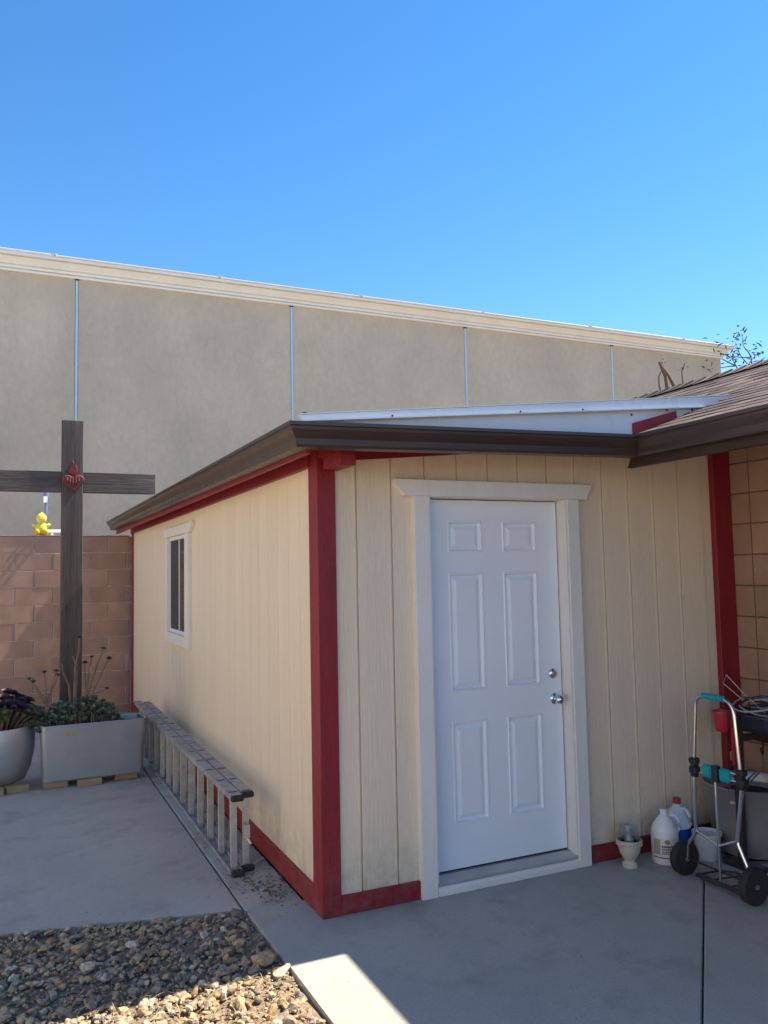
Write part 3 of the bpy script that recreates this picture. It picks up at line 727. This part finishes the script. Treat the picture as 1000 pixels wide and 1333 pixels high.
for k in range(620):
    x = random.uniform(-1.22, -.52); y = random.uniform(3.37, 3.80) if x < -.4 else 3.5
    hgt = .715-1.15*(x+.86)**2-.45*abs(y-3.54)
    if x > -.62: hgt -= (x+.62)*.7
    z = max(.47, hgt*random.uniform(.82, 1.0)); c = Vector((x, y, z))
    rosette(bg_, Vector((x, y, z)), random.uniform(.018, .034), 7, (random.uniform(-.5, .5), random.uniform(-.9, .2), 1), .5, 2)
    if k % 4 == 0: tube(bst, [(x*.9-.08, min(max(y, 3.38), 3.62), .456), (x, y, z)], .004, 4)
obj('foliage', bg_, greenl, gs); obj('stem', bst, stemm, gs)
gl2 = thing('trailing_succulent', (-1.24, 3.62, .46), 'green succulent clump spilling between the round and box planters', 'plant')
bg_, bst = B(), B()
for k in range(130):
    x = random.gauss(-1.20, .06); y = random.uniform(3.45, 3.85); z = random.uniform(.49, .62); rosette(bg_, Vector((x, y, z)), random.uniform(.014, .026), 6, (random.uniform(-.5, .5), random.uniform(-.9, .2), 1), .4, 2)
    if k % 6 == 0: tube(bst, [(-1.12, 3.55, .456), (x, y, z)], .004, 4)
obj('foliage', bg_, greenl, gl2); obj('stem', bst, stemm, gl2)
# leggy stems
def leggy(base, tips, lab, r=.011):
    o = thing('leggy_aeonium', base, lab, 'plant', 'leggy aeoniums in the box planter'); b1 = B(); b = Vector(base)
    for mid, tip in tips:
        m_, t_ = Vector(mid), Vector(tip); tube(b1, [b, b.lerp(m_, .5)+Vector((random.uniform(-.01, .01), 0, 0)), m_, m_.lerp(t_, .6)+Vector((random.uniform(-.012, .012), 0, .0)), t_], [r, r*.9, r*.7, r*.55, r*.5], 6)
        b2 = B(); rosette(b2, t_, random.uniform(.022, .032), 8, (t_.x-m_.x, -.3, 1), .9, 3); obj('rosette', b2, olive if random.random() < .5 else purpl, o)
    obj('stem', b1, stemm, o)
def P(x, z, y=3.5): return (x, y, z)
leggy(P(-1.13, .455, 3.52), [(P(-1.14, .70, 3.52), P(-1.27, .885, 3.5)), (P(-1.14, .72, 3.52), P(-1.155, .93, 3.52)), (P(-1.13, .72, 3.52), P(-1.05, .90, 3.5)), (P(-1.14, .66, 3.52), P(-1.24, .86, 3.5)), (P(-1.12, .66, 3.52), P(-1.06, .93, 3.55))], 'bare branching aeonium stem left of the cross post in the box planter')
leggy(P(-.93, .455, 3.56), [(P(-.96, .80, 3.56), P(-1.02, 1.0, 3.5)), (P(-.91, .95, 3.56), P(-.88, 1.20, 3.55)), (P(-.90, .9, 3.56), P(-.93, 1.05, 3.6))], 'tallest bare aeonium stem directly in front of the cross post', .014)
leggy(P(-.83, .455, 3.58), [(P(-.81, .80, 3.58), P(-.78, 1.03, 3.55)), (P(-.78, .80, 3.58), P(-.69, 1.10, 3.5)), (P(-.76, .75, 3.58), P(-.64, 1.01, 3.52)), (P(-.80, .70, 3.56), P(-.66, .76, 3.5)), (P(-.82, .7, 3.58), P(-.83, .98, 3.6))], 'aeonium with dark rosette tips just right of the cross post', .012)

# ================================================================ LADDER on its side by the wall
lad = thing('ladder', (-.19, 2.6, 0), 'long aluminium extension ladder lying on its side along the shed wall', 'ladder')
LY0, LY1, LTZ = .79, 4.75, .425
def rail(x0, z0, y0, y1, name='rail', mat=alud):
    # channel rail lying flat, web horizontal
    bm = B(); box(bm, x0, x0+.068, y0, y1, z0, z0+.004); box(bm, x0, x0+.005, y0, y1, z0+.0042, z0+.026); box(bm, x0+.063, x0+.068, y0, y1, z0+.0042, z0+.026)
    return obj(name, bm, mat, lad)
for x0, ya, yb in ((-.262, LY0, LY1), (-.186, LY0+.06, LY1-.1)):
    rail(x0, .003, ya, yb)
    bm = B(); box(bm, x0, x0+.068, ya, yb, LTZ+.020, LTZ+.024); box(bm, x0, x0+.005, ya, yb, LTZ-.004, LTZ+.0198); box(bm, x0+.063, x0+.068, ya, yb, LTZ-.004, LTZ+.0198)
    obj('rail', bm, alud, lad)
    for zz, s in ((.001, 0), (LTZ-.008, 0)):
        obj('rubber_cap', box(B(), x0-.003, x0+.071, ya-.035, ya+.0, zz, zz+.034, bev=.008), rubber, lad)
        obj('rubber_cap', box(B(), x0-.003, x0+.071, yb, yb+.03, zz, zz+.034, bev=.008), rubber, lad)
rung = None
for sx, ya, yb in ((-.228, LY0+.075, LY1), (-.152, LY0+.09, LY1-.1)):
    y = ya
    while y < yb-.05:
        if rung is None:
            bm = B(); prism(bm, [(sx-.017, y-.013), (sx+.017, y-.013), (sx+.017, y+.011), (sx+.006, y+.017), (sx-.006, y+.017), (sx-.017, y+.011)], 2, .0075, LTZ+.0195); rung = obj('rung', bm, alu, lad); r0 = Vector(rung.location); rx, ry = sx, y
        else:
            c = rung.copy(); COL.objects.link(c); c.parent = lad; c.location = r0+Vector((sx-rx, y-ry, 0))
        y += .3048
# rung rivet marks on the top rails
y = LY0+.075
while y < LY1-.1:
    for sx in (-.228, -.152): obj('rung_end', box(B(), sx-.026, sx+.022, y-.004, y+.004, LTZ+.0242, LTZ+.0268), black, lad)
    y += .3048
bm = B(); box(bm, -.178, -.150, .79, .84, .20, .27); tube(bm, [(-.165, .80, .20), (-.15, .77, .17)], .008, 6); obj('rung_lock', bm, alu, lad)
bm = B(); tube(bm, [(-.115, .88, .012), (-.02, .955, .012)], .006, 6); obj('foot_rod', bm, alu, lad)

# ================================================================ Things above the wall
tz = WT+.008
toy = thing('plush_toy', (-1.083, 7.17, tz), 'small yellow plush toy sitting on top of the block wall', 'toy')
bm = B(); ball(bm, (-1.075, 7.17, tz+.085), .078, 3, (.9, .85, 1.12)); obj('body', bm, yel, toy, smooth=True)
bm = B(); ball(bm, (-1.075, 7.15, tz+.215), .060, 3, (1, 1, 1.08)); ball(bm, (-1.072, 7.15, tz+.272), .02, 2); obj('head', bm, yel, toy, smooth=True)
for s, x in ((-1, -1.125), (1, -1.025)):
    bm = B(); ball(bm, (x, 7.12, tz+.042), .045, 2, (.75, 1, .95)); obj('foot', bm, orang, toy, smooth=True)
    bm = B(); ball(bm, (-1.075+s*.075, 7.16, tz+.125), .032, 2, (1.2, .8, .7), Matrix.Rotation(R(-s*35), 3, 'Y')); obj('arm', bm, yel, toy, smooth=True)
bm = B(); ball(bm, (-1.085, 7.093, tz+.205), .016, 2, (1.4, 1, .6)); obj('beak', bm, orang, toy, smooth=True)
pole = thing('blue_pole', (-1.01, 7.55, 0), 'blue grey pole end showing between the wall top and the crossbar', 'pole')
bm = B(); tube(bm, [(-1.01, 7.55, -.1), (-1.01, 7.55, 2.62)], .014, 8); obj('shaft', bm, bpole, pole)
bm = B(); tube(bm, [(-1.01, 7.55, 2.55), (-1.01, 7.55, 2.68), (-1.01, 7.55, 2.86)], [.015, .024, .034], 10); obj('sleeve', bm, bpole, pole)
bm = B(); tube(bm, [(-1.01, 7.545, 2.70), (-1.01, 7.545, 2.78)], .031, 10); obj('collar', bm, chrome, pole)
bm = B(); tube(bm, [(-1.05, 7.235, tz+.055), (-.74, 7.235, tz+.058)], .020, 8); box(bm, -.79, -.75, 7.21, 7.25, tz, tz+.04)
box(bm, -.96, -.93, 7.21, 7.25, tz, tz+.04)
o = obj('white_pipe', bm, vinyl); tag(o, 'short white pipe lying on the block wall beside the yellow plush toy', 'pipe')

# ================================================================ RIGHT CORNER: pots and jugs
urn = thing('urn_pot', (1.822, -.135, 0), 'small cream footed urn pot with beaded rim holding a glass', 'pot')
UC = (1.822, -.135, 0)
bm = B(); lathe(bm, [(r_*.80, z_*.95) for r_, z_ in [(.001, .001), (.052, .001), (.056, .012), (.053, .026), (.040, .036), (.038, .044), (.052, .060), (.070, .088), (.080, .120), (.084, .145), (.092, .150), (.092, .162), (.086, .165), (.078, .162), (.074, .14), (.001, .135)]], UC, 36); obj('body', bm, urnm, urn, smooth=True)
for k in range(22):
    a = 2*math.pi*k/22
    bm = B(); ball(bm, (UC[0]+.070*math.cos(a), UC[1]+.070*math.sin(a), .130), .006, 1); obj('bead', bm, urnm, urn, smooth=True)
gv = thing('glass_lamp', (1.822, -.135, .137), 'clear glass lamp chimney standing inside the small urn pot', 'glass')
bm = B(); lathe(bm, [(.026, .001), (.028, .02), (.018, .045), (.014, .06), (.020, .09), (.021, .105), (.019, .106), (.012, .06), (.016, .045), (.024, .004)], (UC[0], UC[1], .130), 24); obj('chimney', bm, M('cloudy_glass', (.36, .38, .40), .15, var=.1), gv, smooth=True)
bm = B(); lathe(bm, [(.050, .012), (.054, .06), (.048, .10), (.0465, .10), (.052, .06), (.048, .012)], (UC[0], UC[1], .130), 28); obj('shade', bm, gl, gv, smooth=True)

def jug(c, body, lab, cap, ang, liquid=False):
    o = thing('jug', c, lab, 'jug', 'gallon jugs by the wall'); x, y, z = c
    if not liquid:
        pr_ = [(.001, .001), (.070, .001), (.077, .010), (.077, .165), (.075, .172), (.077, .178), (.070, .20), (.050, .235), (.030, .262), (.021, .270), (.021, .292), (.023, .294), (.023, .300), (.017, .300)]
        bm = B(); lathe(bm, pr_, c, 36); obj('body', bm, body, o, smooth=True)
    else:
        bm = B(); lathe(bm, [(.001, .001), (.068, .001), (.075, .010), (.075, .155)], c, 36); obj('liquid_part', bm, bluel, o, smooth=True)
        bm = B(); lathe(bm, [(.075, .1555), (.075, .180), (.068, .21), (.050, .245), (.030, .272), (.020, .282), (.020, .295)], c, 36); obj('body', bm, body, o, smooth=True)
        bm = B(); lathe(bm, [(.024, .288), (.024, .318), (.021, .321), (.001, .321)], c, 24); obj('cap', bm, cap, o, smooth=True)
    d = Vector((math.cos(ang), math.sin(ang), 0)); C_ = Vector(c)
    pts = [C_+d*.030+Vector((0, 0, .262)), C_+d*.050+Vector((0, 0, .268)), C_+d*.072+Vector((0, 0, .255)), C_+d*.086+Vector((0, 0, .225)), C_+d*.088+Vector((0, 0, .195)), C_+d*.074+Vector((0, 0, .172))]
    bm = B(); tube(bm, pts, .0095, 8); obj('handle', bm, body, o, smooth=True)
    return o
JC = (2.060, -.165, .0)
j1 = jug(JC, jugw, 'open white plastic gallon jug with a printed label, beside the urn pot', None, R(-30))
def wrap(bm, c, r, a0, a1, z0, z1, n=12):
    ps = [[bm.verts.new((c[0]+r*math.cos(a0+(a1-a0)*k/n), c[1]+r*math.sin(a0+(a1-a0)*k/n), z)) for k in range(n+1)] for z in (z0, z1)]
    for k in range(n): bm.faces.new((ps[0][k], ps[0][k+1], ps[1][k+1], ps[1][k]))
bm = B(); wrap(bm, JC, .0778, R(175), R(330), .050, .150); obj('label', bm, labm, j1)
bm = B(); wrap(bm, JC, .0782, R(177), R(208), .060, .145, 6); obj('label_side', bm, labt, j1)
bm = B(); wrap(bm, JC, .0784, R(175), R(330), .040, .046); obj('label_band', bm, ink, j1)
def lab_el(a_c, z_c, ra, rz, mat, name):
    bm = B(); vs = [bm.verts.new((JC[0]+.0786*math.cos(a_c+ra*math.cos(t)), JC[1]+.0786*math.sin(a_c+ra*math.cos(t)), z_c+rz*math.sin(t))) for t in [2*math.pi*k/20 for k in range(20)]]
    bm.faces.new(vs); obj(name, bm, mat, j1)
lab_el(R(237), .132, .20, .013, gold, 'label_emblem')
bm = B()
for row, (zz, hh) in enumerate(((.100, .012), (.086, .009), (.074, .007), (.064, .006))):
    a = R(214)
    while a < R(262):
        wv = random.uniform(R(3), R(7)); wrap(bm, JC, .0785, a, a+wv, zz, zz+hh, 2); a += wv+R(random.uniform(1.2, 2.5))
obj('label_print', bm, ink, j1)
j2 = jug((2.240, -.085, 0), jugt, 'clear gallon jug half full of blue liquid with a red cap, behind the cart', redp, R(-80), True)
wp = thing('small_pot', (2.305, -.245, 0), 'small plain grey white plastic flower pot behind the cart wheel', 'pot')
bm = B(); lathe(bm, [(.001, .002), (.058, .002), (.062, .012), (.078, .135), (.083, .137), (.085, .156), (.080, .156), (.076, .137), (.001, .120)], (2.305, -.245, 0), 32); obj('pot', bm, potm, wp, smooth=True)
bpot = thing('steel_pot', (2.62, -.29, 0), 'large round brushed steel planter against the block house wall', 'planter')
bm = B(); lathe(bm, [(.001, .02), (.19, .022), (.205, .03), (.235, .20), (.262, .405), (.268, .412), (.262, .418), (.252, .405), (.245, .36), (.001, .35)], (2.62, -.29, 0), 56); obj('body', bm, steel, bpot, smooth=True)
bm = B(); lathe(bm, [(.001, .352), (.245, .355)], (2.62, -.29, .001), 32); obj('soil', bm, soil, bpot)
bm = B(); lathe(bm, [(.16, 0.001), (.165, .02)], (2.62, -.29, 0), 32); obj('base', bm, black, bpot)
bm = B(); wrap(bm, (2.62, -.29), .2565, R(197), R(212), .335, .352, 4); obj('sticker', bm, labt, bpot)
dp = thing('pot_plant', (2.60, -.27, .356), 'thin dark bare twigs in the steel planter', 'plant')
bm = B()
for k in range(9):
    a = k*.7; tube(bm, [(2.60, -.27, .357), (2.60+.05*math.cos(a), -.27+.05*math.sin(a), .43), (2.60+.11*math.cos(a), -.27+.1*math.sin(a), .46+.02*(k % 3))], .004, 5)
obj('stem', bm, stemm, dp)

# ---- basin on a black stand
std = thing('basin_stand', (2.62, -.66, 0), 'dark navy basin on a black post stand at the right edge', 'stand')
obj('post', box(B(), 2.360, 2.398, -.455, -.415, .001, .865, bev=.003), black, std)
obj('post', box(B(), 2.80, 2.838, -.455, -.415, .001, .80, bev=.003), black, std)
obj('shelf_rail', box(B(), 2.399, 2.799, -.445, -.425, .70, .735), black, std)
bm = B(); box(bm, 2.33, 2.43, -.56, -.33, .001, .03); obj('foot', bm, black, std)
bm = B(); box(bm, 2.77, 2.87, -.56, -.33, .001, .03); obj('foot', bm, black, std)
bm = B(); rings = []
for ins, z in ((.09, .745), (.05, .748), (.02, .78), (.0, .84), (-.008, .845), (-.008, .855), (.006, .855), (.03, .79)):
    rings.append([bm.verts.new(p) for p in rrect(2.41+ins, 2.89-ins*.4, -.66+ins, -.25-ins, .07, z)])
for a, c in zip(rings, rings[1:]):
    n = len(a)
    for k in range(n): bm.faces.new((a[k], a[(k+1) % n], c[(k+1) % n], c[k]))
bm.faces.new(rings[0][::-1]); bm.faces.new(rings[-1]); obj('basin', bm, navy, std, smooth=True)
coil = thing('cable_coil', (2.63, -.45, .79), 'tangled coil of grey and dark cables heaped in the navy basin', 'cable')
for q in range(9):
    pts = []; rr = random.uniform(.10, .19); ph = random.uniform(0, 6.28); cx, cy = 2.63+random.uniform(-.03, .03), -.45+random.uniform(-.02, .02)
    for k in range(25):
        a = ph+2*math.pi*k/24*.97; pts.append((cx+rr*1.1*math.cos(a), cy+rr*.95*math.sin(a), .83+.012*q+.018*math.sin(2*a+q)))
    bm = B(); tube(bm, pts, random.choice([.004, .005, .0035]), 6); obj('loop', bm, cablew if q % 2 else cabled, coil)
bm = B(); tube(bm, [(2.52, -.52, .86), (2.50, -.40, .95), (2.52, -.25, 1.05), (2.60, -.15, .98), (2.62, -.30, .88)], .003, 5); obj('loop', bm, cablew, coil)
bm = B(); prism(bm, [(2.585, .86), (2.635, .87), (2.655, .93), (2.60, .945)], 1, -.60, -.597); cd = obj('card', bm, card); tag(cd, 'pale yellow card stuck upright in the cables of the navy basin', 'card')
cup = thing('red_cup', (2.36, -.47, .74), 'red plastic cup hooked on the black stand post', 'cup')
bm = B(); lathe(bm, [(.001, .0), (.030, .0), (.034, .006), (.042, .105), (.047, .107), (.047, .115), (.041, .115), (.038, .104), (.028, .008)], (2.243, -.455, .775), 28); obj('body', bm, redp, cup, smooth=True)
bm = B(); box(bm, 2.290, 2.359, -.460, -.450, .86, .872); box(bm, 2.318, 2.330, -.462, -.45, .58, .858); obj('strap', bm, redp, cup)
ch = thing('bead_string', (2.30, -.43, .43), 'dangling string of small dark red stars with a tan tag by the stand post', 'ornament')
bm = B(); tube(bm, [(2.305, -.43, .74), (2.305, -.43, .44)], .0015, 4); obj('string', bm, black, ch)
for zz in (.68, .62, .565, .51, .45):
    pts = []
    for k in range(10):
        a = math.pi*2*k/10; r_ = .018 if k % 2 == 0 else .008; pts.append((2.305+r_*math.sin(a), zz+r_*math.cos(a)))
    bm = B(); prism(bm, pts, 1, -.434, -.428); obj('star', bm, M('dark_red_bead', (.12, .02, .025), .5), ch)
obj('tag', box(B(), 2.322, 2.342, -.436, -.432, .60, .65), card, ch)
# wall rail with hooks
hk = thing('hook_rail', (2.87, -.35, .55), 'dark timber rail with black hooks on the orange block wall', 'rail')
obj('rail', box(B(), 2.874, 2.8965, -.95, -.12, .60, .66), dwood, hk)
for yy in (-.20, -.29, -.55, -.75):
    bm = B(); tube(bm, [(2.870, yy, .675), (2.855, yy, .63), (2.853, yy, .56), (2.835, yy-.01, .535), (2.815, yy-.02, .55), (2.812, yy-.02, .58)], .006, 6); obj('hook', bm, black, hk)

# ================================================================ LUGGAGE CART
X = 2.0
cart = thing('luggage_cart', (X, -.62, 0), 'folding chrome luggage cart with teal foam grips and black wheels', 'cart')
def arc(p0, p1, p2, n=6):
    p0, p1, p2 = Vector(p0), Vector(p1), Vector(p2); return [tuple((1-t)**2*p0+2*t*(1-t)*p1+t*t*p2) for t in [k/n for k in range(n+1)]]
bm = B(); pts = [(X, -.483, .655)]+arc((X, -.508, .93), (X, -.512, 1.0), (X, -.565, 1.008))+arc((X, -.70, 1.006), (X, -.765, 1.0), (X, -.772, .93))+[(X, -.792, .66)]
tube(bm, pts, .0095, 10); obj('handle', bm, chrome, cart, smooth=True)
bm = B(); tube(bm, [(X, -.565, 1.008), (X, -.705, 1.006)], .0165, 12); obj('grip', bm, teal, cart, smooth=True)
for zz in (.628, .590):
    bm = B(); tube(bm, [(X, -.482, zz), (X, -.795, zz+.003)], .006, 8); obj('crossbar', bm, chrome, cart)
for a, c in ((-.545, -.612), (-.660, -.730)):
    bm = B(); box(bm, X-.020, X+.016, c, a, .574, .644, bev=.012); obj('grip', bm, teal, cart)
for yy in (-.482, -.800):
    bm = B(); box(bm, X-.024, X+.022, yy-.024, yy+.024, .632, .662, bev=.006); box(bm, X-.024, X+.022, yy-.024, yy+.024, .578, .615, bev=.006); box(bm, X-.016, X+.014, yy-.014, yy+.014, .560, .6305); obj('clamp', bm, black, cart)
bm = B(); box(bm, X-.026, X+.014, -.656, -.617, .565, .650, bev=.006); obj('clamp', bm, black, cart)
bm = B(); tube(bm, [(X-.012, -.636, .575), (X-.012, -.640, .055)], .0075, 10); obj('centre_rod', bm, chrome, cart, smooth=True)
bm = B(); tube(bm, [(X, -.478, .575), (X, -.472, .275), (X, -.458, .24), (X, -.405, .175), (X+.005, -.395, .10)], .0095, 10); obj('side_tube', bm, chrome, cart, smooth=True)
bm = B(); tube(bm, [(X, -.800, .575), (X, -.752, .30), (X, -.755, .275), (X, -.812, .165), (X+.005, -.815, .10)], .0105, 10); obj('side_tube', bm, chrome, cart, smooth=True)
bm = B(); tube(bm, [(X, -.472, .270), (X-.012, -.640, .235), (X, -.752, .290)], .007, 8); obj('brace', bm, chrome, cart, smooth=True)
bm = B(); tube(bm, [(X+.005, -.36, .098), (X+.005, -.85, .098)], .006, 8); obj('axle', bm, black, cart)
for yy in (-.372, -.838):
    c = (X+.005, yy, .093)
    wh = obj('wheel', lathe(B(), [(.062, -.020), (.086, -.022), (.091, -.014), (.092, 0), (.091, .014), (.086, .022), (.062, .020)], c, 36, 'Y'), rubber, cart, smooth=True, org=c)
    bm = B(); lathe(bm, [(.001, -.016), (.061, -.012), (.061, .012), (.001, .016)], c, 24, 'Y'); obj('hub', bm, black, wh, smooth=True)
    bm = B(); lathe(bm, [(.001, -.026), (.012, -.026), (.014, -.017)], c, 12, 'Y'); obj('hub_cap', bm, steel, wh, smooth=True)
    for k in range(5):
        a = 2*math.pi*k/5+.3; bm = B(); tube(bm, [(c[0]+.014*math.cos(a), yy-.018, c[2]+.014*math.sin(a)), (c[0]+.062*math.cos(a), yy-.016, c[2]+.062*math.sin(a))], .006, 5); obj('spoke', bm, black, wh)
bm = B(); tube(bm, [(X+.01, -.46, .03), (X+.20, -.44, .012), (X+.25, -.50, .012), (X+.25, -.72, .012), (X+.20, -.77, .012), (X+.01, -.76, .03)], .006, 6); obj('toe_plate', bm, M('dark_blue_steel', (.03, .05, .08), .4, .3), cart)
for yy in (-.55, -.66):
    bm = B(); tube(bm, [(X+.02, yy, .028), (X+.245, yy, .012)], .0045, 6); obj('toe_wire', bm, MATS['dark_blue_steel'], cart)
bm = B(); box(bm, X-.01, X+.03, -.77, -.46, .022, .034); obj('toe_hinge', bm, MATS['dark_blue_steel'], cart)
